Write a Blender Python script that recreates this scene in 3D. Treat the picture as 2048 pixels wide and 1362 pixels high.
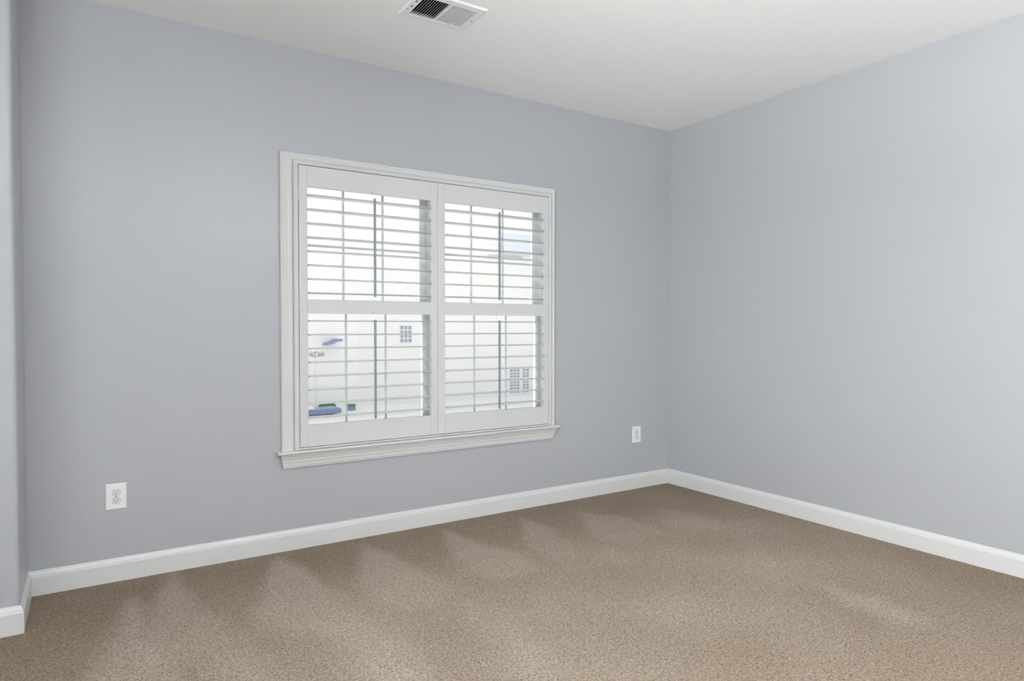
import bpy, bmesh, math, random
import numpy as np
from mathutils import Vector, Matrix

for _o in list(bpy.data.objects):
    bpy.data.objects.remove(_o)
SC = bpy.context.scene
COL = SC.collection
PI = math.pi

# ------------------------------------------------------------------ camera
F_PX = 1319.456
cam_d = bpy.data.cameras.new('camera')
cam_d.sensor_fit = 'HORIZONTAL'
cam_d.sensor_width = 36.0
cam_d.lens = F_PX / 2048 * 36.0
cam_d.clip_start = 0.05
cam_d.clip_end = 300
cam = bpy.data.objects.new('camera', cam_d)
COL.objects.link(cam)
cam.location = (0, 0, 1.22)
cam.rotation_euler = (math.radians(90 - 1.1625), 0, math.radians(-32.7407))
SC.camera = cam

# ------------------------------------------------------------------ sky, lamps, exposure
SC.view_settings.view_transform = 'Standard'
SC.view_settings.look = 'None'
SC.view_settings.exposure = 0.24
SC.view_settings.gamma = 1.0
SC.view_settings.use_curve_mapping = False
world = bpy.data.worlds.new('overcast_sky')
SC.world = world
world.use_nodes = True
bg = world.node_tree.nodes['Background']
bg.inputs['Color'].default_value = (0.93, 0.97, 1.0, 1)
bg.inputs['Strength'].default_value = 1.15

# room numbers (metres). Camera stands at the origin.
XR = 3.8193      # right wall
YW = 3.6794      # window wall
H = 2.74         # ceiling
XL = -0.240      # short return at the left end of the window wall
YF = 3.257       # wall face left of the return
XB = -1.30       # far left wall
YB = -1.60       # wall behind the camera
BT = 0.014       # baseboard thickness
BH = 0.1111      # baseboard height


def area(name, loc, rot, sx, sy, power, color=(1, 1, 1)):
    d = bpy.data.lights.new(name, 'AREA')
    d.shape = 'RECTANGLE'
    d.size, d.size_y = sx, sy
    d.energy = power
    d.color = color
    o = bpy.data.objects.new(name, d)
    COL.objects.link(o)
    o.location = loc
    o.rotation_euler = rot
    return o


# high sun over the street: it grazes the louver tops and never reaches the carpet
sun_d = bpy.data.lights.new('sun', 'SUN')
sun_d.energy = 18.0
sun_d.angle = math.radians(2)
sun_d.color = (1.0, 0.97, 0.92)
sun = bpy.data.objects.new('sun', sun_d)
COL.objects.link(sun)
sun.rotation_euler = Vector((-0.45, 0.62, 1.05)).to_track_quat('Z', 'Y').to_euler()
# added fill lights outside a made-up left window, out of view (one level, one tilted up)
area('added_fill_left', (XB - 0.17, 0.35, 1.30), (math.radians(90), 0, math.radians(-90)), 2.5, 1.9, 46, (0.94, 0.98, 1.0))
area('added_fill_left_up', (XB - 0.45, 0.35, 0.70), (math.radians(150), 0, math.radians(-90)), 2.5, 1.2, 165, (0.945, 0.985, 1.0))
# two added, unseen torchieres behind the camera carry fill uplights (see their builder)

# ------------------------------------------------------------------ materials
def new_mat(name):
    m = bpy.data.materials.new(name)
    m.use_nodes = True
    nt = m.node_tree
    return m, nt, nt.nodes['Principled BSDF']


def mix_rgb(nt, a, b, fac, blend='MIX'):
    n = nt.nodes.new('ShaderNodeMix')
    n.data_type = 'RGBA'
    n.blend_type = blend
    if hasattr(fac, 'links'):
        nt.links.new(fac, n.inputs[0])
    else:
        n.inputs[0].default_value = fac
    for i, v in ((6, a), (7, b)):
        if hasattr(v, 'links'):
            nt.links.new(v, n.inputs[i])
        else:
            n.inputs[i].default_value = (*v, 1)
    return n.outputs[2]


def noise(nt, scale, detail=2, rough=0.5, obj=True):
    tc = nt.nodes.new('ShaderNodeTexCoord')
    n = nt.nodes.new('ShaderNodeTexNoise')
    n.inputs['Scale'].default_value = scale
    n.inputs['Detail'].default_value = detail
    n.inputs['Roughness'].default_value = rough
    nt.links.new(tc.outputs['Object'], n.inputs['Vector'])
    return n.outputs['Fac']


def ramp(nt, fac, stops):
    r = nt.nodes.new('ShaderNodeValToRGB')
    e = r.color_ramp.elements
    while len(e) < len(stops):
        e.new(0.5)
    for i, (p, c) in enumerate(stops):
        e[i].position = p
        e[i].color = (c, c, c, 1)
    nt.links.new(fac, r.inputs[0])
    return r.outputs[0]


def bump(nt, bs, height, strength, dist):
    b = nt.nodes.new('ShaderNodeBump')
    b.inputs['Strength'].default_value = strength
    b.inputs['Distance'].default_value = dist
    nt.links.new(height, b.inputs['Height'])
    nt.links.new(b.outputs[0], bs.inputs['Normal'])


def plain(name, col, rough=0.5, var=0.02, scale=6.0, metallic=0.0, bmp=None, spec=0.5):
    m, nt, bs = new_mat(name)
    f = noise(nt, scale, 3)
    lo = tuple(c * (1 - var) for c in col)
    hi = tuple(min(1, c * (1 + var)) for c in col)
    nt.links.new(mix_rgb(nt, lo, hi, f), bs.inputs['Base Color'])
    bs.inputs['Roughness'].default_value = rough
    bs.inputs['Metallic'].default_value = metallic
    bs.inputs['Specular IOR Level'].default_value = spec
    if bmp:
        bump(nt, bs, noise(nt, bmp[0], 2), bmp[1], 0.0006)
    return m


M_WALL = plain('blue_grey_eggshell_paint', (0.458, 0.467, 0.494), 0.33, 0.012, 1.3, bmp=(420, 0.10), spec=0.7)
M_CEIL = plain('flat_white_ceiling_paint', (0.925, 0.92, 0.915), 0.85, 0.01, 1.2, bmp=(300, 0.08), spec=0.2)
M_TRIM = plain('semigloss_white_trim_paint', (0.70, 0.70, 0.69), 0.32, 0.01, 5)
M_SHUT = plain('white_shutter_lacquer', (0.665, 0.665, 0.665), 0.38, 0.008, 5)
M_ROD = plain('backlit_dark_tilt_rod', (0.27, 0.30, 0.35), 0.4, 0.02, 8)  # grey stands in for the rod's backlit darkness against the window
M_HINGE = plain('satin_nickel', (0.62, 0.62, 0.61), 0.35, 0.02, 30, metallic=0.6)
M_VINYL = plain('white_window_vinyl', (0.88, 0.90, 0.92), 0.4, 0.01, 5)
M_PLATE = plain('white_outlet_plastic', (0.86, 0.86, 0.85), 0.3, 0.005, 20)
M_RECEP = plain('outlet_receptacle_plastic', (0.76, 0.745, 0.70), 0.35, 0.01, 40)
M_DARK = plain('dark_recess', (0.012, 0.011, 0.010), 0.8, 0.1, 30)
M_GAP = plain('outlet_seam_shadow_gap', (0.16, 0.155, 0.14), 0.8, 0.05, 30)
M_VENT = plain('white_enamelled_steel', (0.86, 0.86, 0.87), 0.35, 0.01, 10)
M_BLADE = plain('shade_toned_blades', (0.64, 0.65, 0.67), 0.4, 0.01, 10)  # darker copy of the vent enamel: shade on the blades put into colour
M_DUCT = plain('dark_duct_metal', (0.015, 0.014, 0.014), 0.6, 0.1, 10)
M_SCREW = plain('dull_screw_metal', (0.25, 0.24, 0.23), 0.4, 0.05, 50, metallic=0.7)
M_SIDING = None


def glass_mat(name):
    m = bpy.data.materials.new(name)
    m.use_nodes = True
    nt = m.node_tree
    nt.nodes.clear()
    out = nt.nodes.new('ShaderNodeOutputMaterial')
    tr = nt.nodes.new('ShaderNodeBsdfTransparent')
    tr.inputs[0].default_value = (0.975, 0.98, 0.978, 1)
    gl = nt.nodes.new('ShaderNodeBsdfGlossy')
    gl.inputs['Roughness'].default_value = 0.02
    fr = nt.nodes.new('ShaderNodeFresnel')
    fr.inputs['IOR'].default_value = 1.45
    mx = nt.nodes.new('ShaderNodeMixShader')
    nt.links.new(fr.outputs[0], mx.inputs[0])
    nt.links.new(tr.outputs[0], mx.inputs[1])
    nt.links.new(gl.outputs[0], mx.inputs[2])
    nt.links.new(mx.outputs[0], out.inputs[0])
    return m


M_GLASS = glass_mat('clear_window_glass')


def carpet_mat():
    m, nt, bs = new_mat('taupe_cut_pile_carpet')
    tc = nt.nodes.new('ShaderNodeTexCoord')
    # tufts
    vo = nt.nodes.new('ShaderNodeTexVoronoi')
    vo.inputs['Scale'].default_value = 185
    no = nt.nodes.new('ShaderNodeTexNoise')
    no.inputs['Scale'].default_value = 105
    no.inputs['Detail'].default_value = 3
    no.inputs['Roughness'].default_value = 0.6
    no.inputs['Distortion'].default_value = 0.6
    # warp the tuft lattice so that it reads as frieze yarn
    wn = nt.nodes.new('ShaderNodeTexNoise')
    wn.inputs['Scale'].default_value = 60
    nt.links.new(tc.outputs['Object'], wn.inputs['Vector'])
    sub = nt.nodes.new('ShaderNodeVectorMath')
    sub.operation = 'MULTIPLY_ADD'
    sub.inputs[1].default_value = (0.013, 0.013, 0.013)
    nt.links.new(wn.outputs['Color'], sub.inputs[0])
    nt.links.new(tc.outputs['Object'], sub.inputs[2])
    nt.links.new(sub.outputs[0], vo.inputs['Vector'])
    nt.links.new(tc.outputs['Object'], no.inputs['Vector'])
    tuft = ramp(nt, vo.outputs['Distance'], [(0.0, 1.0), (0.45, 0.72), (0.85, 0.15)])
    yarn = ramp(nt, no.outputs['Fac'], [(0.34, 0.0), (0.66, 1.0)])
    # pile lay left by the vacuum cleaner plus painted shade, from the mesh
    at = nt.nodes.new('ShaderNodeAttribute')
    at.attribute_name = 'pile_lay_shade'
    pile = at.outputs['Fac']  # pile lay and painted shade together
    mid = noise(nt, 7, 3, 0.6)
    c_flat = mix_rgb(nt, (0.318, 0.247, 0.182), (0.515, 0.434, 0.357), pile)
    c2 = mix_rgb(nt, (0.95, 0.945, 0.94), (1.05, 1.055, 1.06), mid)
    c_a = mix_rgb(nt, c_flat, c2, 1.0, 'MULTIPLY')
    c3 = mix_rgb(nt, (0.40, 0.36, 0.33), (1.12, 1.12, 1.12), tuft)
    c_b = mix_rgb(nt, c_a, c3, 0.80, 'MULTIPLY')
    c4 = mix_rgb(nt, (0.70, 0.68, 0.66), (1.24, 1.25, 1.26), yarn)
    c_c = mix_rgb(nt, c_b, c4, 1.0, 'MULTIPLY')
    nt.links.new(c_c, bs.inputs['Base Color'])
    bs.inputs['Roughness'].default_value = 0.95
    bs.inputs['Specular IOR Level'].default_value = 0.1
    ad = nt.nodes.new('ShaderNodeMath')
    ad.operation = 'ADD'
    nt.links.new(tuft, ad.inputs[0])
    nt.links.new(yarn, ad.inputs[1])
    b = nt.nodes.new('ShaderNodeBump')
    b.inputs['Strength'].default_value = 0.6
    b.inputs['Distance'].default_value = 0.004
    nt.links.new(ad.outputs[0], b.inputs['Height'])
    nt.links.new(b.outputs[0], bs.inputs['Normal'])
    return m


M_CARPET = carpet_mat()


def siding_mat(name, col, pitch=0.13):
    m, nt, bs = new_mat(name)
    tc = nt.nodes.new('ShaderNodeTexCoord')
    sp = nt.nodes.new('ShaderNodeSeparateXYZ')
    nt.links.new(tc.outputs['Object'], sp.inputs[0])
    mu = nt.nodes.new('ShaderNodeMath'); mu.operation = 'DIVIDE'
    mu.inputs[1].default_value = pitch
    nt.links.new(sp.outputs['Z'], mu.inputs[0])
    fr = nt.nodes.new('ShaderNodeMath'); fr.operation = 'FRACT'
    nt.links.new(mu.outputs[0], fr.inputs[0])
    r = ramp(nt, fr.outputs[0], [(0.0, 0.0), (0.08, 1.0)])
    lo = tuple(c * 0.97 for c in col)
    nt.links.new(mix_rgb(nt, lo, col, r), bs.inputs['Base Color'])
    bs.inputs['Roughness'].default_value = 0.7
    return m


M_SIDING = siding_mat('pale_cream_lap_siding', (0.72, 0.71, 0.695))
M_PALEROOF = plain('pale_blue_grey_shingles', (0.62, 0.66, 0.72), 0.8, 0.04, 20)
M_TEAL = plain('weathered_teal_gutter', (0.42, 0.55, 0.57), 0.5, 0.04, 10)
M_BLUE = plain('blue_car_paint', (0.17, 0.21, 0.36), 0.4, 0.04, 3)
M_SLATE = plain('slate_blue_roofing', (0.17, 0.22, 0.36), 0.7, 0.05, 8)
M_TYRE = plain('black_tyre_rubber', (0.03, 0.03, 0.03), 0.8, 0.1, 20)
M_HEDGE = plain('green_hedge_leaves', (0.035, 0.22, 0.08), 0.7, 0.25, 12)
M_OLIVE = plain('olive_tree_leaves', (0.33, 0.34, 0.24), 0.7, 0.3, 9)
M_BARK = plain('grey_bark', (0.62, 0.61, 0.58), 0.9, 0.05, 20)
M_PANE = plain('grey_house_window_glass', (0.30, 0.31, 0.37), 0.25, 0.2, 2.5)
M_GROUND = plain('pale_concrete_paving', (0.36, 0.36, 0.352), 0.8, 0.03, 0.6)


# ------------------------------------------------------------------ mesh helpers
def link(name, bm, mats, parent=None, smooth=False, bevel=0.0, segs=2, loc=None):
    me = bpy.data.meshes.new(name)
    bmesh.ops.recalc_face_normals(bm, faces=bm.faces[:])
    bm.to_mesh(me)
    bm.free()
    if not isinstance(mats, (list, tuple)):
        mats = [mats]
    for m in mats:
        me.materials.append(m)
    if smooth:
        for p in me.polygons:
            p.use_smooth = True
    o = bpy.data.objects.new(name, me)
    COL.objects.link(o)
    if parent:
        o.parent = parent
    if loc is not None:
        o.location = loc
    if bevel:
        md = o.modifiers.new('bevel', 'BEVEL')
        md.width = bevel
        md.segments = segs
        md.limit_method = 'ANGLE'
        md.angle_limit = math.radians(40)
    return o


def box(bm, x0, x1, y0, y1, z0, z1, mi=0):
    v = [bm.verts.new(p) for p in ((x0, y0, z0), (x1, y0, z0), (x1, y1, z0), (x0, y1, z0),
                                   (x0, y0, z1), (x1, y0, z1), (x1, y1, z1), (x0, y1, z1))]
    for idx in ((0, 3, 2, 1), (4, 5, 6, 7), (0, 1, 5, 4), (1, 2, 6, 5), (2, 3, 7, 6), (3, 0, 4, 7)):
        f = bm.faces.new([v[i] for i in idx])
        f.material_index = mi
    return v


def prism(bm, pts, axis, a, b, mi=0):
    """closed 2-D polygon extruded along an axis. pts in the two other axes, in xyz order"""
    def P(p, t):
        if axis == 'x':
            return (t, p[0], p[1])
        if axis == 'y':
            return (p[0], t, p[1])
        return (p[0], p[1], t)
    va = [bm.verts.new(P(p, a)) for p in pts]
    vb = [bm.verts.new(P(p, b)) for p in pts]
    n = len(pts)
    fs = [bm.faces.new(va[::-1]), bm.faces.new(vb)]
    for i in range(n):
        fs.append(bm.faces.new((va[i], va[(i + 1) % n], vb[(i + 1) % n], vb[i])))
    for f in fs:
        f.material_index = mi


def cyl(bm, c, axis, r, length, n=16, r2=None, mi=0):
    r2 = r if r2 is None else r2
    ax = {'x': Vector((1, 0, 0)), 'y': Vector((0, 1, 0)), 'z': Vector((0, 0, 1))}[axis]
    u = Vector((0, 0, 1)) if axis != 'z' else Vector((1, 0, 0))
    w = ax.cross(u)
    c = Vector(c)
    A, B = [], []
    for i in range(n):
        t = 2 * PI * i / n
        d = u * math.cos(t) + w * math.sin(t)
        A.append(bm.verts.new(c - ax * length / 2 + d * r))
        B.append(bm.verts.new(c + ax * length / 2 + d * r2))
    fs = [bm.faces.new(A[::-1]), bm.faces.new(B)]
    for i in range(n):
        fs.append(bm.faces.new((A[i], A[(i + 1) % n], B[(i + 1) % n], B[i])))
    for f in fs:
        f.material_index = mi


def skin(bm, rings, close_ring=True, close_path=False, caps=True):
    V = [[bm.verts.new(p) for p in r] for r in rings]
    n = len(V[0])
    m = len(V)
    for i in range(m if close_path else m - 1):
        a, b = V[i], V[(i + 1) % m]
        for j in range(n if close_ring else n - 1):
            k = (j + 1) % n
            bm.faces.new((a[j], a[k], b[k], b[j]))
    if caps and not close_path:
        bm.faces.new(V[0][::-1])
        bm.faces.new(V[-1])


def bm_new():
    return bmesh.new()


def empty(name, loc=(0, 0, 0)):
    o = bpy.data.objects.new(name, None)
    o.empty_display_size = 0.1
    COL.objects.link(o)
    o.location = loc
    return o


def tag(o, label, cat, group=None):
    o['label'] = label
    o['category'] = cat
    if group:
        o['group'] = group
    return o


def struct(o, label=None):
    o['kind'] = 'structure'
    if label:
        o['label'] = label
    return o


def part(o, parent):
    """parent a part built in world coordinates to a thing's empty"""
    o.parent = parent
    o.matrix_parent_inverse = Matrix.Translation(-Vector(parent.location))
    return o


# ------------------------------------------------------------------ room shell
# window opening in the window wall
WX0, WX1, WZ0, WZ1 = 0.955, 2.657, 0.560, 2.106
YO = YW + 0.15
bm = bm_new()
box(bm, XL, WX0, YW, YO, 0, H)
box(bm, WX1, XR + 0.12, YW, YO, 0, H)
box(bm, WX0, WX1, YW, YO, 0, WZ0)
box(bm, WX0, WX1, YW, YO, WZ1, H)
bmesh.ops.remove_doubles(bm, verts=bm.verts[:], dist=1e-5)
struct(link('wall_back', bm, M_WALL), 'blue-grey painted wall holding the shuttered window')

bm = bm_new()
box(bm, XR, XR + 0.12, YB - 0.12, YW, 0, H)
struct(link('wall_right', bm, M_WALL), 'plain blue-grey painted wall on the right')

# left: short return with a rounded outer corner, then the wall face; further back an added, unseen window for fill light
r = 0.020
LY0, LY1, LZ0, LZ1 = -0.90, 1.60, 0.35, 2.35
pts = [(XL, YO)]
for i in range(9):
    t = -i / 8 * PI / 2
    pts.append((XL - r + r * math.cos(t), YF + r + r * math.sin(t)))
pts += [(XB, YF), (XB - 0.12, YF), (XB - 0.12, YO)]
bm = bm_new()
prism(bm, pts[::-1], 'z', 0, H)
box(bm, XB - 0.12, XB, YB - 0.12, LY0, 0, H)
box(bm, XB - 0.12, XB, LY1, YF, 0, H)
box(bm, XB - 0.12, XB, LY0, LY1, 0, LZ0)
box(bm, XB - 0.12, XB, LY0, LY1, LZ1, H)
struct(link('wall_left', bm, M_WALL), 'blue-grey painted wall jutting forward at the left with a rounded corner')
w3 = struct(empty('fill_window_left', (XB - 0.06, LY0, LZ0)))
bm = bm_new()
for a in (LY0, (LY0 + LY1) / 2 - 0.025, LY1 - 0.05):
    box(bm, XB - 0.09, XB - 0.03, a, a + 0.05, LZ0, LZ1)
box(bm, XB - 0.09, XB - 0.03, LY0, LY1, LZ0, LZ0 + 0.05)
box(bm, XB - 0.09, XB - 0.03, LY0, LY1, LZ1 - 0.05, LZ1)
part(link('window_frame', bm, M_VINYL), w3)  # frame of the added, unseen left window
bm = bm_new()
box(bm, XB - 0.062, XB - 0.058, LY0, LY1, LZ0, LZ1)
part(link('glass_pane', bm, M_GLASS), w3)  # pane of the added, unseen left window

# wall behind the camera with an added, unseen window for fill light
RX0, RX1, RZ0, RZ1 = 0.25, 3.25, 0.30, 2.40
bm = bm_new()
box(bm, XB, RX0, YB - 0.12, YB, 0, H)
box(bm, RX1, XR, YB - 0.12, YB, 0, H)
box(bm, RX0, RX1, YB - 0.12, YB, 0, RZ0)
box(bm, RX0, RX1, YB - 0.12, YB, RZ1, H)
struct(link('wall_front', bm, M_WALL))
w2 = struct(empty('fill_window_rear', (RX0, YB - 0.06, RZ0)))
bm = bm_new()
for a in (RX0, (RX0 + RX1) / 2 - 0.025, RX1 - 0.05):
    box(bm, a, a + 0.05, YB - 0.09, YB - 0.03, RZ0, RZ1)
box(bm, RX0, RX1, YB - 0.09, YB - 0.03, RZ0, RZ0 + 0.05)
box(bm, RX0, RX1, YB - 0.09, YB - 0.03, RZ1 - 0.05, RZ1)
part(link('window_frame', bm, M_VINYL), w2)  # frame of the added, unseen rear window
bm = bm_new()
box(bm, RX0, RX1, YB - 0.062, YB - 0.058, RZ0, RZ1)
part(link('glass_pane', bm, M_GLASS), w2)  # pane of the added, unseen rear window

# ceiling with the duct opening for the air vent
VX0, VX1, VY0, VY1 = 1.308, 1.606, 2.776, 2.982
bm = bm_new()
box(bm, XB - 0.12, VX0, YB - 0.12, YO, H, H + 0.12)
box(bm, VX1, XR + 0.12, YB - 0.12, YO, H, H + 0.12)
box(bm, VX0, VX1, YB - 0.12, VY0, H, H + 0.12)
box(bm, VX0, VX1, VY1, YO, H, H + 0.12)
bmesh.ops.remove_doubles(bm, verts=bm.verts[:], dist=1e-5)
struct(link('ceiling', bm, M_CEIL), 'flat white painted ceiling')

# ---- carpeted floor: fine grid carrying the lay of the pile and painted shade
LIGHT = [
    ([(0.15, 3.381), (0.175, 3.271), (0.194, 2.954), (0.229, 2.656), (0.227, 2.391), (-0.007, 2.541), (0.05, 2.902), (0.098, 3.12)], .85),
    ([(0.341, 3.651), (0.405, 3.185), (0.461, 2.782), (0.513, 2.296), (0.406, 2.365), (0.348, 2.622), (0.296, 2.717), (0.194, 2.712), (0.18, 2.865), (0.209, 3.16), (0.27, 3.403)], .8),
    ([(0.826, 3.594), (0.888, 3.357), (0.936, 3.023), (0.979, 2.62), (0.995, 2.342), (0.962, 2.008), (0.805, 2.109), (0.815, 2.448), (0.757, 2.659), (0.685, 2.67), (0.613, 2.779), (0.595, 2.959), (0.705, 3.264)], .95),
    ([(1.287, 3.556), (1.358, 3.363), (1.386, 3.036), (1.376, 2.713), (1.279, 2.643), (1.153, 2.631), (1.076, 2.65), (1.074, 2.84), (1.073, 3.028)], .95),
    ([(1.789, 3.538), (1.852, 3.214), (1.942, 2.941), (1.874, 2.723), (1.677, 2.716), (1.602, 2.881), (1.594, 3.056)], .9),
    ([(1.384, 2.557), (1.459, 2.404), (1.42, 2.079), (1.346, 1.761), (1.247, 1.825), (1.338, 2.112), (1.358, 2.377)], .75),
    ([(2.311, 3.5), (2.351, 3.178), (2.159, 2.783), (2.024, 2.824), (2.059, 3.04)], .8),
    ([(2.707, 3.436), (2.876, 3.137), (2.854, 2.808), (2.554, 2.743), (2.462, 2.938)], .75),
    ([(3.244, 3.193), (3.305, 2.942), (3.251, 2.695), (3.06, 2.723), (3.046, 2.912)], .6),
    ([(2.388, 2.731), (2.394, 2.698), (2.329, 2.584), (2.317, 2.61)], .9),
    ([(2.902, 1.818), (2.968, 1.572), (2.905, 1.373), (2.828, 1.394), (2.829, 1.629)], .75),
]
nx = int((XR - XB) / 0.024)
ny = int((YO - YB) / 0.024)
gx = np.linspace(XB, XR, nx)
gy = np.linspace(YB, YW, ny)
X, Y = np.meshgrid(gx, gy)


def poly_sd(P, X, Y):
    """signed distance, negative inside"""
    d = np.full(X.shape, 1e9)
    ins = np.zeros(X.shape, bool)
    n = len(P)
    for i in range(n):
        ax, ay = P[i]
        bx, by = P[(i + 1) % n]
        ex, ey = bx - ax, by - ay
        t = np.clip(((X - ax) * ex + (Y - ay) * ey) / (ex * ex + ey * ey), 0, 1)
        d = np.minimum(d, np.hypot(X - ax - t * ex, Y - ay - t * ey))
        c = ((ay > Y) != (by > Y)) & (X < (bx - ax) * (Y - ay) / (by - ay + 1e-12) + ax)
        ins ^= c
    return np.where(ins, -d, d)


def sstep(a, b, v):
    t = np.clip((v - a) / (b - a), 0, 1)
    return t * t * (3 - 2 * t)


rng = np.random.RandomState(4)
wob = np.zeros(X.shape)
for k in range(14):
    fx, fy = rng.uniform(-9, 9, 2)
    wob += np.sin(X * fx + Y * fy + rng.uniform(0, 6.28)) / 14
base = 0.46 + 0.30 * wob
base = base * (0.45 + 0.55 * sstep(0.05, 0.85, YW - Y + 0.1 * wob))      # less combed pile and painted shade along the window wall
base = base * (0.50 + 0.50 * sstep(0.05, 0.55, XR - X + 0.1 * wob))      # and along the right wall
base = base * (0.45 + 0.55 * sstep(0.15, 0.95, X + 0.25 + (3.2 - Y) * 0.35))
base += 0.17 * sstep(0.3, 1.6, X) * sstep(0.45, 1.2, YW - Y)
base -= 0.34 * sstep(1.2, 2.6, YW - Y)  # darker towards the camera to cancel the lamps' brightness there
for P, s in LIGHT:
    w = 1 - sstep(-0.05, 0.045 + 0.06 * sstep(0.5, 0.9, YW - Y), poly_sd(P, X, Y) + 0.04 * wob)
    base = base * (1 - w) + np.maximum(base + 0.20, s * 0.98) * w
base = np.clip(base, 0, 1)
verts = np.stack([X.ravel(), Y.ravel(), np.zeros(X.size)], 1)
faces = []
for j in range(ny - 1):
    for i in range(nx - 1):
        a = j * nx + i
        cx, cy = gx[i] + .012, gy[j] + .012
        if cx < XL and cy > YF + 0.03:
            continue
        faces.append((a, a + 1, a + nx + 1, a + nx))
me = bpy.data.meshes.new('floor')
me.from_pydata(verts.tolist(), [], faces)
at = me.attributes.new('pile_lay_shade', 'FLOAT', 'POINT')
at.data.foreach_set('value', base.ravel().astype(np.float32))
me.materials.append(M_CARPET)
fl = bpy.data.objects.new('floor', me)
COL.objects.link(fl)
sd = fl.modifiers.new('slab', 'SOLIDIFY')
sd.thickness = 0.04
sd.offset = -1
struct(fl, 'taupe cut pile carpet with light vacuum marks')

# ---- baseboards: one moulded profile mitred around the room
prof = [(0, 0), (BT, 0), (BT, 0.084), (0.0115, 0.0875), (0.0105, 0.094), (0.006, 0.104), (0.0045, 0.1085), (0.003, BH), (0, BH)]
path = [(XR, YB), (XR, YW), (XL, YW), (XL, YF), (XB, YF), (XB, YB)]


def miter(i, d):
    """corner i pushed d metres into the room"""
    P = path
    n = len(P)
    def nrm(a, b):
        ex, ey = b[0] - a[0], b[1] - a[1]
        L = math.hypot(ex, ey)
        return (-ey / L, ex / L)
    n1 = nrm(P[i - 1], P[i]) if i > 0 else nrm(P[0], P[1])
    n2 = nrm(P[i], P[i + 1]) if i < n - 1 else n1
    if n1 == n2:
        return (P[i][0] + n1[0] * d, P[i][1] + n1[1] * d)
    return (P[i][0] + (n1[0] + n2[0]) * d, P[i][1] + (n1[1] + n2[1]) * d)


for name, segs in (('baseboard_right', (0, 1)), ('baseboard_back', (1, 2)), ('baseboard_left', (2, 3, 4, 5))):
    bm = bm_new()
    rings = [[(*miter(i, d), z) for d, z in prof] for i in segs]
    skin(bm, rings)
    struct(link(name, bm, M_TRIM))
bm = bm_new()
prism(bm, [(YB, 0), (YB + BT, 0), (YB + BT, 0.09), (YB + 0.004, BH), (YB, BH)], 'x', XB + BT, XR - BT)
struct(link('baseboard_front', bm, M_TRIM))

# ------------------------------------------------------------------ window casing (trim_1)
CX0, CX1, CZ1 = 0.8755, 2.7025, 2.1665
FX0, FX1, FZ0, FZ1 = 0.9675, 2.6465, 0.5580, 2.1040      # clear opening of the shutter frame
STZ = 0.545                                               # top of the stool
SK = {'mitre': None}
trim = struct(empty('trim_1', (CX0, YW, STZ)), 'white moulded window casing with projecting stool and apron')
cas = [(0, 0), (0, 0.017), (0.004, 0.020), (0.010, 0.019), (0.013, 0.0165), (0.040, 0.0105), (0.054, 0.0105), (0.058, 0.013), (0.064, 0.013), (0.066, 0.010), (0.066, 0)]


def u_ring(d, p):
    return [(CX0 + d, YW - p, STZ), (CX0 + d, YW - p, CZ1 - d), (CX1 - d, YW - p, CZ1 - d), (CX1 - d, YW - p, STZ)]


bm = bm_new()
cols = [u_ring(d, p) for d, p in cas]
rings = [[cols[j][i] for j in range(len(cols))] for i in range(4)]
skin(bm, rings)
part(link('casing', bm, M_TRIM), trim)
# stool (sill board) with a rounded nose
sx0, sx1 = 0.848, 2.728
bm = bm_new()
nose = [(YW, STZ - 0.014), (YW - 0.050, STZ - 0.014), (YW - 0.055, STZ - 0.011), (YW - 0.057, STZ - 0.007), (YW - 0.055, STZ - 0.003), (YW - 0.050, STZ), (YW, STZ)]
prism(bm, nose, 'x', sx0, sx1)
part(link('stool', bm, M_TRIM, bevel=0.002), trim)
# apron: moulded, with its ends cut on a slant
ap = [(0.042, STZ - 0.014), (0.042, STZ - 0.022), (0.036, STZ - 0.026), (0.030, STZ - 0.040), (0.0245, STZ - 0.052), (0.0245, STZ - 0.060), (0.020, STZ - 0.063), (0.018, STZ - 0.078), (0.018, STZ - 0.084), (0.013, STZ - 0.088), (0.013, STZ - 0.094), (0, STZ - 0.094), (0, STZ - 0.014)]
bm = bm_new()
rings = []
for side in (0, 1):
    ring = []
    for p, z in ap:
        t = (STZ - 0.014 - z) / 0.080
        x = 0.866 + 0.020 * t if side == 0 else 2.712 - 0.024 * t
        ring.append((x, YW - p, z))
    rings.append(ring)
skin(bm, rings)
part(link('apron', bm, M_TRIM), trim)

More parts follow.
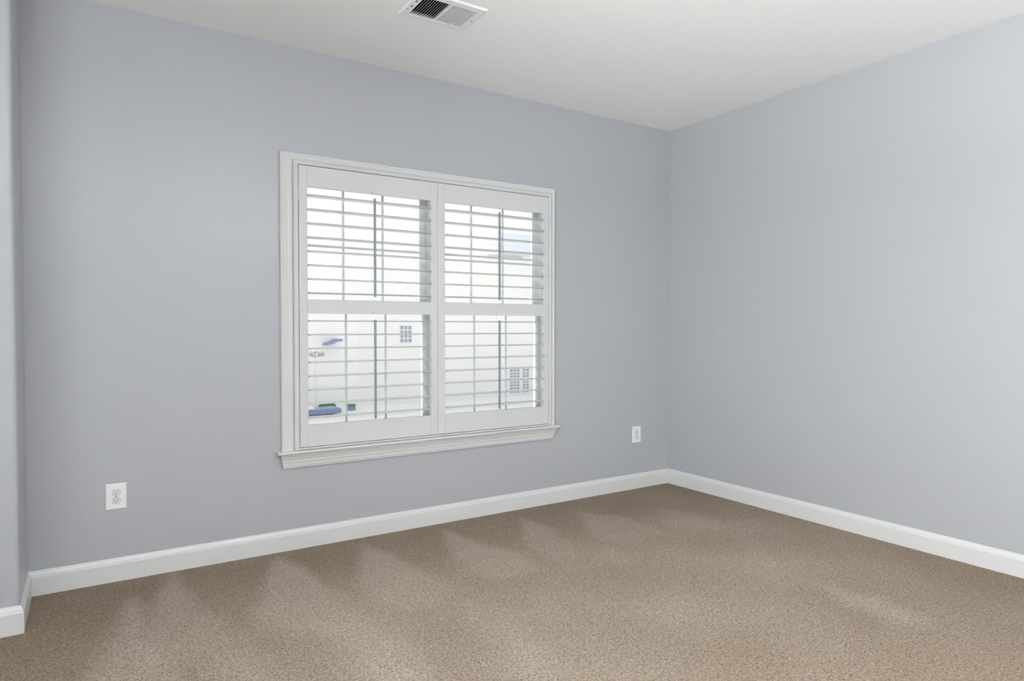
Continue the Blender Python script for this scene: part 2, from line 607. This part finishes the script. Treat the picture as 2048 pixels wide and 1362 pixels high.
# ------------------------------------------------------------------ the double window behind the shutters
win = struct(empty('window_1', (WX0, YW, WZ0)), 'white twin double-hung window behind the shutters')
bm = bm_new()
fy0, fy1 = YW + 0.040, YW + 0.140
box(bm, WX0, 0.978, fy0, fy1, WZ0, WZ1)
box(bm, 2.634, WX1, fy0, fy1, WZ0, WZ1)
box(bm, 1.781, 1.830, fy0, fy1, WZ0, WZ1)
box(bm, 0.978, 1.781, fy0, fy1, WZ0, 0.600)
box(bm, 1.830, 2.634, fy0, fy1, WZ0, 0.600)
box(bm, 0.978, 1.781, fy0, fy1, 2.068, WZ1)
box(bm, 1.830, 2.634, fy0, fy1, 2.068, WZ1)
part(link('window_frame', bm, M_VINYL), win)
for gx0, gx1 in ((1.016, 1.743), (1.868, 2.596)):
    for nm, z0, z1, ya, yb, rb, rt in (('sash', 0.600, 1.360, YW + 0.046, YW + 0.078, 0.055, 0.035),
                                      ('sash', 1.325, 2.068, YW + 0.086, YW + 0.118, 0.035, 0.045)):
        bm = bm_new()
        ox0, ox1 = gx0 - 0.037, gx1 + 0.037
        box(bm, ox0, gx0, ya, yb, z0, z1)
        box(bm, gx1, ox1, ya, yb, z0, z1)
        box(bm, gx0, gx1, ya, yb, z0, z0 + rb)
        box(bm, gx0, gx1, ya, yb, z1 - rt, z1)
        s = part(link(nm, bm, M_VINYL), win)
        ym = (ya + yb) / 2
        bm = bm_new()
        box(bm, gx0, gx1, ym - 0.002, ym + 0.002, z0 + rb, z1 - rt)
        g = link('glass_pane', bm, M_GLASS, parent=s)
        bm = bm_new()
        wz0, wz1 = z0 + rb, z1 - rt
        zc = 1.683 if z0 > 1 else (wz0 + wz1) / 2 + 0.022
        for k in (1, 2):
            xm = gx0 + (gx1 - gx0) * k / 3
            box(bm, xm - 0.0065, xm + 0.0065, ym - 0.007, ym - 0.003, wz0, wz1)
        if z0 > 1:
            box(bm, gx0, gx1, ym - 0.0068, ym - 0.0032, zc - 0.0065, zc + 0.0065)
        link('muntin_grid', bm, M_VINYL, parent=s)

# ------------------------------------------------------------------ plantation shutters
def rect_ring(d, p, x0, x1, z0, z1):
    return [(x0 + d, YW - p, z0 + d), (x0 + d, YW - p, z1 - d), (x1 - d, YW - p, z1 - d), (x1 - d, YW - p, z0 + d)]


sf = empty('shutter_frame', (FX0, YW, FZ0 - 0.012))
bm = bm_new()
ox0, ox1, oz0, oz1 = 0.9415, 2.6725, STZ, 2.1300
fp = [(0, 0.0), (0, 0.024), (0.004, 0.030), (0.010, 0.033), (0.019, 0.034), (0.0245, 0.032)]
rings = []
for i in range(4):
    ring = []
    for d, p in fp + [(0.026, 0.030), (0.026, -0.034), (0.0, -0.034 + 0.034)]:
        # bottom member is thinner than the others
        x = (ox0 + d, ox0 + d, ox1 - d, ox1 - d)[i]
        db = d * 0.5
        z = (oz0 + db, oz1 - d, oz1 - d, oz0 + db)[i]
        ring.append((x, YW - p, z))
    rings.append(ring)
skin(bm, rings, close_path=True)
part(link('frame', bm, M_SHUT), sf)
bm = bm_new()
box(bm, FX0 - 0.0005, FX0 + 0.010, YW - 0.001, YW + 0.010, FZ0 + 0.002, FZ1)
box(bm, FX1 - 0.010, FX1 + 0.0005, YW - 0.001, YW + 0.010, FZ0 + 0.002, FZ1)
box(bm, FX0 + 0.010, FX1 - 0.010, YW - 0.001, YW + 0.010, FZ0, FZ0 + 0.010)
part(link('stop_strip', bm, M_SHUT), sf)
tag(sf, 'white beaded frame fixed around both shutter panels', 'shutter frame')

PY0, PY1 = YW - 0.030, YW - 0.0025
LW, LT = 0.0445, 0.0050         # louver half width / half thickness
LY = YW - 0.0165


def louver(x0, x1, z, parent, tilt=0.0):
    bm = bm_new()
    rc = 0.013
    offs = [0.0, 0.0015, 0.004, 0.008, rc]
    secs = [(x0 + o, o) for o in offs] + [(x1 - o, o) for o in reversed(offs)]
    rings = []
    n = 14
    for x, o in secs:
        q = rc - min(o, rc)
        w = LW - (rc - math.sqrt(max(rc * rc - q * q, 0)))
        ring = []
        for i in range(n):
            t = 2 * PI * i / n
            yy, zz = -w * math.cos(t), LT * math.sin(t) * (0.75 + 0.25 * abs(math.sin(t)))
            ring.append((x, LY + yy * math.cos(tilt) - zz * math.sin(tilt), z + yy * math.sin(tilt) + zz * math.cos(tilt)))
        rings.append(ring)
    skin(bm, rings)
    o = part(link('louver', bm, M_SHUT, smooth=True), parent)
    return o


UZ0, UZ1 = 1.3735, 1.9885
DZ0, DZ1 = 0.6805, 1.2950
PB, PT = 0.5610, 2.1010


def shutter(x0, x1, ix0, ix1, label, hinge_side):
    t = empty('plantation_shutter', (x0, YW - 0.016, PB))
    for a, b in ((x0, ix0), (ix1, x1)):
        bm = bm_new()
        box(bm, a, b, PY0, PY1, PB, PT)
        part(link('stile', bm, M_SHUT, bevel=0.0012, segs=2), t)
    xm = (ix0 + ix1) / 2
    g = 0.0002
    # top and middle rails carry a small notch for the tip of the tilt rod
    for z0, z1 in ((UZ1, PT), (DZ1, UZ0)):
        bm = bm_new()
        hw, hh = 0.0055, 0.011
        pts = [(ix0 + g, z0), (xm - hw, z0), (xm - hw, z0 + hh * 0.6), (xm - hw * 0.6, z0 + hh), (xm + hw * 0.6, z0 + hh),
               (xm + hw, z0 + hh * 0.6), (xm + hw, z0), (ix1 - g, z0), (ix1 - g, z1), (ix0 + g, z1)]
        prism(bm, pts, 'y', PY0, PY0 + 0.008)
        box(bm, ix0 + g, ix1 - g, PY0 + 0.008, PY1, z0, z1)
        part(link('rail', bm, M_SHUT, bevel=0.0010), t)
    bm = bm_new()
    box(bm, ix0 + g, ix1 - g, PY0, PY1, PB, DZ0)
    part(link('rail', bm, M_SHUT, bevel=0.0012), t)
    for first in (1.408, 0.7205):
        for k in range(8):
            louver(ix0 + 0.0015, ix1 - 0.0015, first + k * 0.0762, t)
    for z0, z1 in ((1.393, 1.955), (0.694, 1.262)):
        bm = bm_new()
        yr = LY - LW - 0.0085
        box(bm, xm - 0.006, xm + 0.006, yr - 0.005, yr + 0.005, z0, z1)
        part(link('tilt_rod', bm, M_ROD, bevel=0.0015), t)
        # staples that tie the rod to every louver
    hx = x0 - 0.001 if hinge_side == 'l' else x1 + 0.001
    for hz in (1.945, 1.350, 0.700):
        bm = bm_new()
        for s in range(3):
            cyl(bm, (hx, PY0 - 0.003, hz - 0.022 + s * 0.022), 'z', 0.0034, 0.0205, 10)
        cyl(bm, (hx, PY0 - 0.003, hz + 0.034), 'z', 0.0022, 0.003, 8)
        cyl(bm, (hx, PY0 - 0.003, hz - 0.034), 'z', 0.0022, 0.003, 8)
        part(link('hinge', bm, M_HINGE, smooth=False), t)
    tag(t, label, 'window shutter', 'plantation shutter panels in the window')
    return t


shutter(0.9705, 1.8050, 1.0168, 1.7600, 'white louvered shutter panel on the left half of the window, hinged at the left casing', 'l')
shutter(1.8065, 2.6435, 1.8560, 2.5970, 'white louvered shutter panel on the right half of the window, nearer the room corner', 'r')

# ------------------------------------------------------------------ electrical outlets
def receptacle_pts(w, h, n=10):
    """round face cut flat at top and bottom"""
    R = w / 2
    a = math.asin(min(1, (h / 2) / R))
    pts = []
    for i in range(n + 1):
        t = -a + 2 * a * i / n
        pts.append((R * math.cos(t), R * math.sin(t)))
    for i in range(n + 1):
        t = PI - a + 2 * a * i / n
        pts.append((R * math.cos(t), R * math.sin(t)))
    return pts


def outlet(cx, cz, label):
    t = empty('electrical_outlet', (cx, YW, cz))
    w, h = 0.0435, 0.0622
    bm = bm_new()
    rings = []
    for ins, p in ((0, 0.0), (0, 0.0015), (0.0012, 0.0035), (0.004, 0.0052), (0.007, 0.0058)):
        rings.append([(-w + ins, -p, -h + ins), (w - ins, -p, -h + ins), (w - ins, -p, h - ins), (-w + ins, -p, h - ins)])
    skin(bm, rings)
    link('cover_plate', bm, M_PLATE, parent=t, bevel=0.001)
    bm = bm_new()
    cyl(bm, (0, -0.0062, 0), 'y', 0.0032, 0.0016, 16, mi=0)
    box(bm, -0.0025, 0.0025, -0.0072, -0.0068, -0.0004, 0.0004, 1)
    link('screw', bm, [M_SCREW, M_DARK], parent=t)
    for s in (1, -1):
        zc = s * 0.0195
        bm = bm_new()
        ring = receptacle_pts(0.0362, 0.0300)
        prism(bm, [(x, z + zc) for x, z in ring], 'y', -0.0060, -0.0050, 1)
        ring = receptacle_pts(0.0340, 0.0278)
        prism(bm, [(x, z + zc) for x, z in ring], 'y', -0.0074, -0.0050, 0)
        rc = link('receptacle', bm, [M_RECEP, M_GAP], parent=t)
        for xx, hh in ((-0.0064, 0.0042), (0.0064, 0.0034)):
            bm = bm_new()
            box(bm, xx - 0.0011, xx + 0.0011, -0.0076, -0.0070, zc + 0.0035 - hh, zc + 0.0035 + hh)
            link('slot', bm, M_DARK, parent=rc)
        bm = bm_new()
        gp = [(0.0026 * math.cos(PI * i / 8), -0.0026 * math.sin(PI * i / 8)) for i in range(9)]
        gp = [(x, z + zc - 0.0072) for x, z in gp] + [(-0.0026, zc - 0.0050), (0.0026, zc - 0.0050)]
        prism(bm, gp, 'y', -0.0076, -0.0070)
        link('ground_hole', bm, M_DARK, parent=rc)
    tag(t, label, 'wall outlet', 'duplex outlets on the window wall')
    return t


outlet(0.1060, 0.4077, 'white duplex outlet low on the wall to the left of the window')
outlet(3.4850, 0.4077, 'white duplex outlet low on the wall between the window and the room corner')

# ------------------------------------------------------------------ ceiling air vent
vent = empty('ceiling_air_vent', (1.4545, 2.873, H))
ex0, ex1, ey0, ey1 = 1.2785, 1.6305, 2.7450, 3.0030
ix0, ix1, iy0, iy1 = 1.3185, 1.5965, 2.7860, 2.9740
bm = bm_new()
rings = []
for (x0, x1, y0, y1, z) in ((ex0, ex1, ey0, ey1, H), (ex0, ex1, ey0, ey1, H - 0.0025), (ex0 + 0.006, ex1 - 0.006, ey0 + 0.006, ey1 - 0.006, H - 0.0075),
                            (ix0, ix1, iy0, iy1, H - 0.0075), (ix0, ix1, iy0, iy1, H + 0.012), (ix0 - 0.003, ix1 + 0.003, iy0 - 0.003, iy1 + 0.003, H + 0.012),
                            (ix0 - 0.003, ix1 + 0.003, iy0 - 0.003, iy1 + 0.003, H)):
    rings.append([(x0, y0, z), (x1, y0, z), (x1, y1, z), (x0, y1, z)])
# rings run from the outside in: loop faces between consecutive rings
skin(bm, rings, close_ring=True, close_path=True)
part(link('frame', bm, M_VENT), vent)
bm = bm_new()
box(bm, 1.4545, 1.4615, iy0, iy1, H - 0.0076, H + 0.010)
part(link('center_bar', bm, M_VENT), vent)


def bank(xs, xe, n, lean):
    bm = bm_new()
    for k in range(n):
        x = xs + (xe - xs) * (k + 0.5) / n
        dz, th = 0.0115, 0.0009
        dx = dz * lean
        za, zb = H - 0.0066, H - 0.0066 + dz
        pts = [(x - dx / 2 - th, za), (x - dx / 2 + th, za), (x + dx / 2 + th, zb), (x + dx / 2 - th, zb)]
        prism(bm, pts, 'y', iy0, iy1)
    return part(link('louver_bank', bm, M_BLADE), vent)


b1 = bank(ix0, 1.4545, 11, 0.95)
b1['label'] = 'louver bank leaning so the dark duct shows'
b2 = bank(1.4615, ix1, 11, -0.95)
b2['label'] = 'louver bank leaning so its pale blades close the view'
bm = bm_new()
for (x0, x1, y0, y1, z0, z1) in ((VX0 + .001, VX0 + .003, VY0 + .001, VY1 - .001, H + .0125, H + .30), (VX1 - .003, VX1 - .001, VY0 + .001, VY1 - .001, H + .0125, H + .30),
                                 (VX0 + .003, VX1 - .003, VY0 + .001, VY0 + .003, H + .0125, H + .30), (VX0 + .003, VX1 - .003, VY1 - .003, VY1 - .001, H + .0125, H + .30),
                                 (VX0 + .001, VX1 - .001, VY0 + .001, VY1 - .001, H + .30, H + .303)):
    box(bm, x0, x1, y0, y1, z0, z1)
part(link('duct_boot', bm, M_DUCT), vent)
bm = bm_new()
box(bm, 1.2985, 1.3045, 2.835, 2.905, H - 0.0080, H - 0.0074, 1)
box(bm, 1.3000, 1.3030, 2.850, 2.885, H - 0.0180, H - 0.0076, 0)
part(link('damper_lever', bm, [M_VENT, M_DUCT]), vent)
for sx, sy in ((1.6135, 2.880), (1.2945, 2.930)):
    bm = bm_new()
    cyl(bm, (sx, sy, H - 0.0082), 'z', 0.0034, 0.0016, 14)
    part(link('screw', bm, M_SCREW), vent)
tag(vent, 'white metal air register with two louver banks in the ceiling', 'air vent')

# ------------------------------------------------------------------ added ceiling fill lamp (unseen, above and behind the view)
m, nt, bs = new_mat('fill_glow_opal_glass')
bs.inputs['Base Color'].default_value = (0.9, 0.88, 0.84, 1)
bs.inputs['Emission Color'].default_value = (1.0, 0.95, 0.88, 1)
bs.inputs['Emission Strength'].default_value = 5.0
lamp = empty('added_fill_dome', (1.35, 0.35, H))
bm = bm_new()
cyl(bm, (0, 0, -0.0125), 'z', 0.19, 0.025, 48)
link('added_fill_canopy', bm, M_VENT, parent=lamp)
bm = bm_new()
rings = []
for i in range(10):
    t = i / 9 * PI / 2 * 0.97
    rr, zz = 0.175 * math.cos(t), -0.025 - 0.085 * math.sin(t)
    rings.append([(rr * math.cos(a * PI / 20), rr * math.sin(a * PI / 20), zz) for a in range(40)])
skin(bm, rings)
link('added_lamp_shade', bm, m, parent=lamp, smooth=True)
tag(lamp, 'added unseen fill light shaped as a round opal glass ceiling dome', 'added fill light')

# ------------------------------------------------------------------ added torchiere fill lamps, unseen behind the camera
def torchiere(x, y, power, label):  # builds an added, unseen fill lamp
    t = empty('added_fill_torchiere', (x, y, 0))
    bm = bm_new()
    cyl(bm, (0, 0, 0.012), 'z', 0.14, 0.024, 40)
    link('base', bm, M_SCREW, parent=t)
    bm = bm_new()
    cyl(bm, (0, 0, 0.86), 'z', 0.012, 1.67, 16)
    link('pole', bm, M_SCREW, parent=t)
    bm = bm_new()
    rings = []
    for rr, zz in ((0.03, 1.66), (0.12, 1.68), (0.19, 1.72), (0.235, 1.79), (0.230, 1.79), (0.185, 1.726), (0.115, 1.688), (0.03, 1.669)):
        rings.append([(rr * math.cos(a * PI / 20), rr * math.sin(a * PI / 20), zz) for a in range(40)])
    skin(bm, rings)
    link('added_lamp_shade', bm, M_VENT, parent=t, smooth=True)
    tag(t, label, 'floor lamp', 'added unseen torchieres')
    area('added_fill_uplight', (x, y, 1.765), (PI, 0, 0), 0.30, 0.30, power, (0.935, 0.985, 1.0))


torchiere(1.75, -0.95, 95, 'added unseen torchiere fill lamp in the middle of the room behind the viewpoint')
torchiere(-0.70, -0.10, 66, 'added unseen torchiere fill lamp near the added left window')

# ------------------------------------------------------------------ outside: street seen through the shutters
GZ = -6.2
HY = 60.0
bm = bm_new()
box(bm, -60, 140, YO + 0.6, HY + 0.2, GZ - 0.3, GZ)
struct(link('ground_paving', bm, M_GROUND), 'pale paving of the street outside')

bm = bm_new()
box(bm, -60, 140, 45.0, HY, GZ, GZ + 0.03)  # near-white colour stands in for bright light; the house shades this strip
struct(link('sidewalk', bm, M_SIDING), 'sidewalk along the house fronts, coloured near-white to offset the house shade')

house = empty('row_house', (33, HY, GZ))
bm = bm_new()
box(bm, -45, 115, HY, HY + 8, GZ, 17.0)
part(link('siding_wall', bm, M_SIDING), house)
bm = bm_new()
prism(bm, [(HY - 0.5, 16.9), (HY + 8.5, 16.9), (HY + 4, 20.5)], 'x', -45.5, 115.5)
part(link('roof', bm, M_PALEROOF), house)
bm = bm_new()
box(bm, 35.6, 39.9, HY - 0.2, HY, 8.50, 8.78)
part(link('gutter', bm, M_TEAL), house)
bm = bm_new()
prism(bm, [(HY, 11.3), (HY, 9.0), (HY - 0.9, 9.0)], 'x', 37.1, 40.9)
part(link('bay_roof', bm, M_PALEROOF), house)


def house_window(x0, x1, z0, z1, nxp, nzp, fr=0.09):
    y = HY
    bm = bm_new()
    box(bm, x0 - fr, x0, y - 0.06, y, z0 - fr, z1 + fr)
    box(bm, x1, x1 + fr, y - 0.06, y, z0 - fr, z1 + fr)
    box(bm, x0, x1, y - 0.06, y, z0 - fr, z0)
    box(bm, x0, x1, y - 0.06, y, z1, z1 + fr)
    for k in range(1, nxp):
        xm = x0 + (x1 - x0) * k / nxp
        box(bm, xm - 0.04, xm + 0.04, y - 0.05, y - 0.02, z0, z1)
    for k in range(1, nzp):
        zm = z0 + (z1 - z0) * k / nzp
        box(bm, x0, x1, y - 0.049, y - 0.021, zm - 0.04, zm + 0.04)
    f = part(link('window', bm, M_SIDING), house)
    bm = bm_new()
    box(bm, x0, x1, y - 0.02, y + 0.01, z0, z1)
    link('pane', bm, M_PANE, parent=f)


house_window(25.6, 26.8, -0.28, 1.35, 3, 4)
house_window(38.3, 39.5, -5.9, -3.35, 3, 8)
house_window(39.95, 40.75, -5.9, -3.35, 2, 8)
# slanted slate-blue awning hung on the house front
bm = bm_new()
prism(bm, [(17.95, -0.40), (18.55, -0.24), (18.85, -0.10), (19.30, -0.05), (19.30, 0.16), (18.95, 0.10), (18.60, -0.08), (18.10, -0.24)], 'y', 58.2, HY)
a_ = part(link('awning', bm, M_SLATE), house)
a_['label'] = 'slanted slate-blue awning'
tag(house, 'pale cream row house with small grey windows across the street', 'house')


def car(x0, x1, yc, label):
    c = empty('parked_car', ((x0 + x1) / 2, yc, GZ))
    L = x1 - x0
    bm = bm_new()
    side = [(0, .25), (0, .48), (.03, .60), (.22, .66), (.97, .74), (1, .6), (1, .28), (.90, .22), (.10, .22)]
    prism(bm, [(x0 + L * a, GZ + b * 0.9) for a, b in side], 'y', yc - 0.85, yc + 0.85)
    part(link('body', bm, M_BLUE, bevel=0.04), c)
    bm = bm_new()
    cab = [(.05, .62), (.15, 1.18), (.42, 1.2), (.55, .70)]
    prism(bm, [(x0 + L * a, GZ + b * 0.9) for a, b in cab], 'y', yc - 0.72, yc + 0.72)
    part(link('cabin', bm, M_SIDING, bevel=0.06), c)
    for a in (0.18, 0.80):
        for s_ in (-0.68, 0.68):
            bm = bm_new()
            cyl(bm, (x0 + L * a, yc + s_, GZ + 0.3), 'y', 0.3, 0.2, 20)
            part(link('wheel', bm, M_TYRE), c)
    tag(c, label, 'car')


car(13.2, 17.85, 55.0, 'blue car parked before the green hedge, seen low through the left shutter')
bm = bm_new()
box(bm, 5, 45, 52.0, 52.25, GZ, GZ + 0.30)
struct(link('kerb_wall', bm, M_SIDING), 'low pale kerb wall along the street')


def blob(bm, c, r, n, rs, seed):
    random.seed(seed)
    for k in range(n):
        t, ph = random.uniform(0, 2 * PI), math.acos(random.uniform(-1, 1))
        d = Vector((math.cos(t) * math.sin(ph) * r[0], math.sin(t) * math.sin(ph) * r[1], math.cos(ph) * r[2])) * random.uniform(0.55, 1)
        u = Vector((random.uniform(-1, 1), random.uniform(-1, 1), random.uniform(-1, 1))).normalized()
        w = u.orthogonal().normalized()
        p = Vector(c) + d
        s = rs * random.uniform(0.6, 1.3)
        bm.faces.new([bm.verts.new(p + w * s), bm.verts.new(p + u * s * 0.5), bm.verts.new(p - w * s), bm.verts.new(p - u * s * 0.5)])


bm = bm_new()
box(bm, 17.1, 18.5, 57.7, 58.3, GZ, -5.66)
blob(bm, (17.8, 58.0, -5.66), (0.72, 0.32, 0.10), 600, 0.08, 3)
tag(link('clipped_hedge', bm, M_HEDGE), 'short dark green clipped hedge in front of the pale house', 'hedge')

tree = empty('street_tree', (16.8, 58, GZ))
bm = bm_new()
cyl(bm, (16.8, 58, (GZ - 1.3) / 2), 'z', 0.06, -1.3 - GZ, 10, 0.04)
part(link('trunk', bm, M_BARK), tree)
bm = bm_new()
blob(bm, (16.8, 58, -1.15), (0.85, 0.6, 0.28), 120, 0.11, 7)
part(link('foliage', bm, M_OLIVE), tree)
tag(tree, 'thin young tree with a small olive crown left of the slate-blue awning', 'tree')

bin_ = empty('recycling_bin', (19.6, 57, GZ))
bm = bm_new()
box(bm, 19.25, 19.95, 56.7, 57.3, GZ, -5.78)
part(link('bin_body', bm, M_BLUE, bevel=0.02), bin_)
bm = bm_new()
box(bm, 19.2, 20.0, 56.65, 57.35, -5.72, -5.64)
box(bm, 19.3, 19.9, 56.75, 57.25, -5.78, -5.72)
part(link('lid', bm, M_HEDGE, bevel=0.01), bin_)
tag(bin_, 'blue recycling bin with a green lid standing right of the hedge', 'bin')
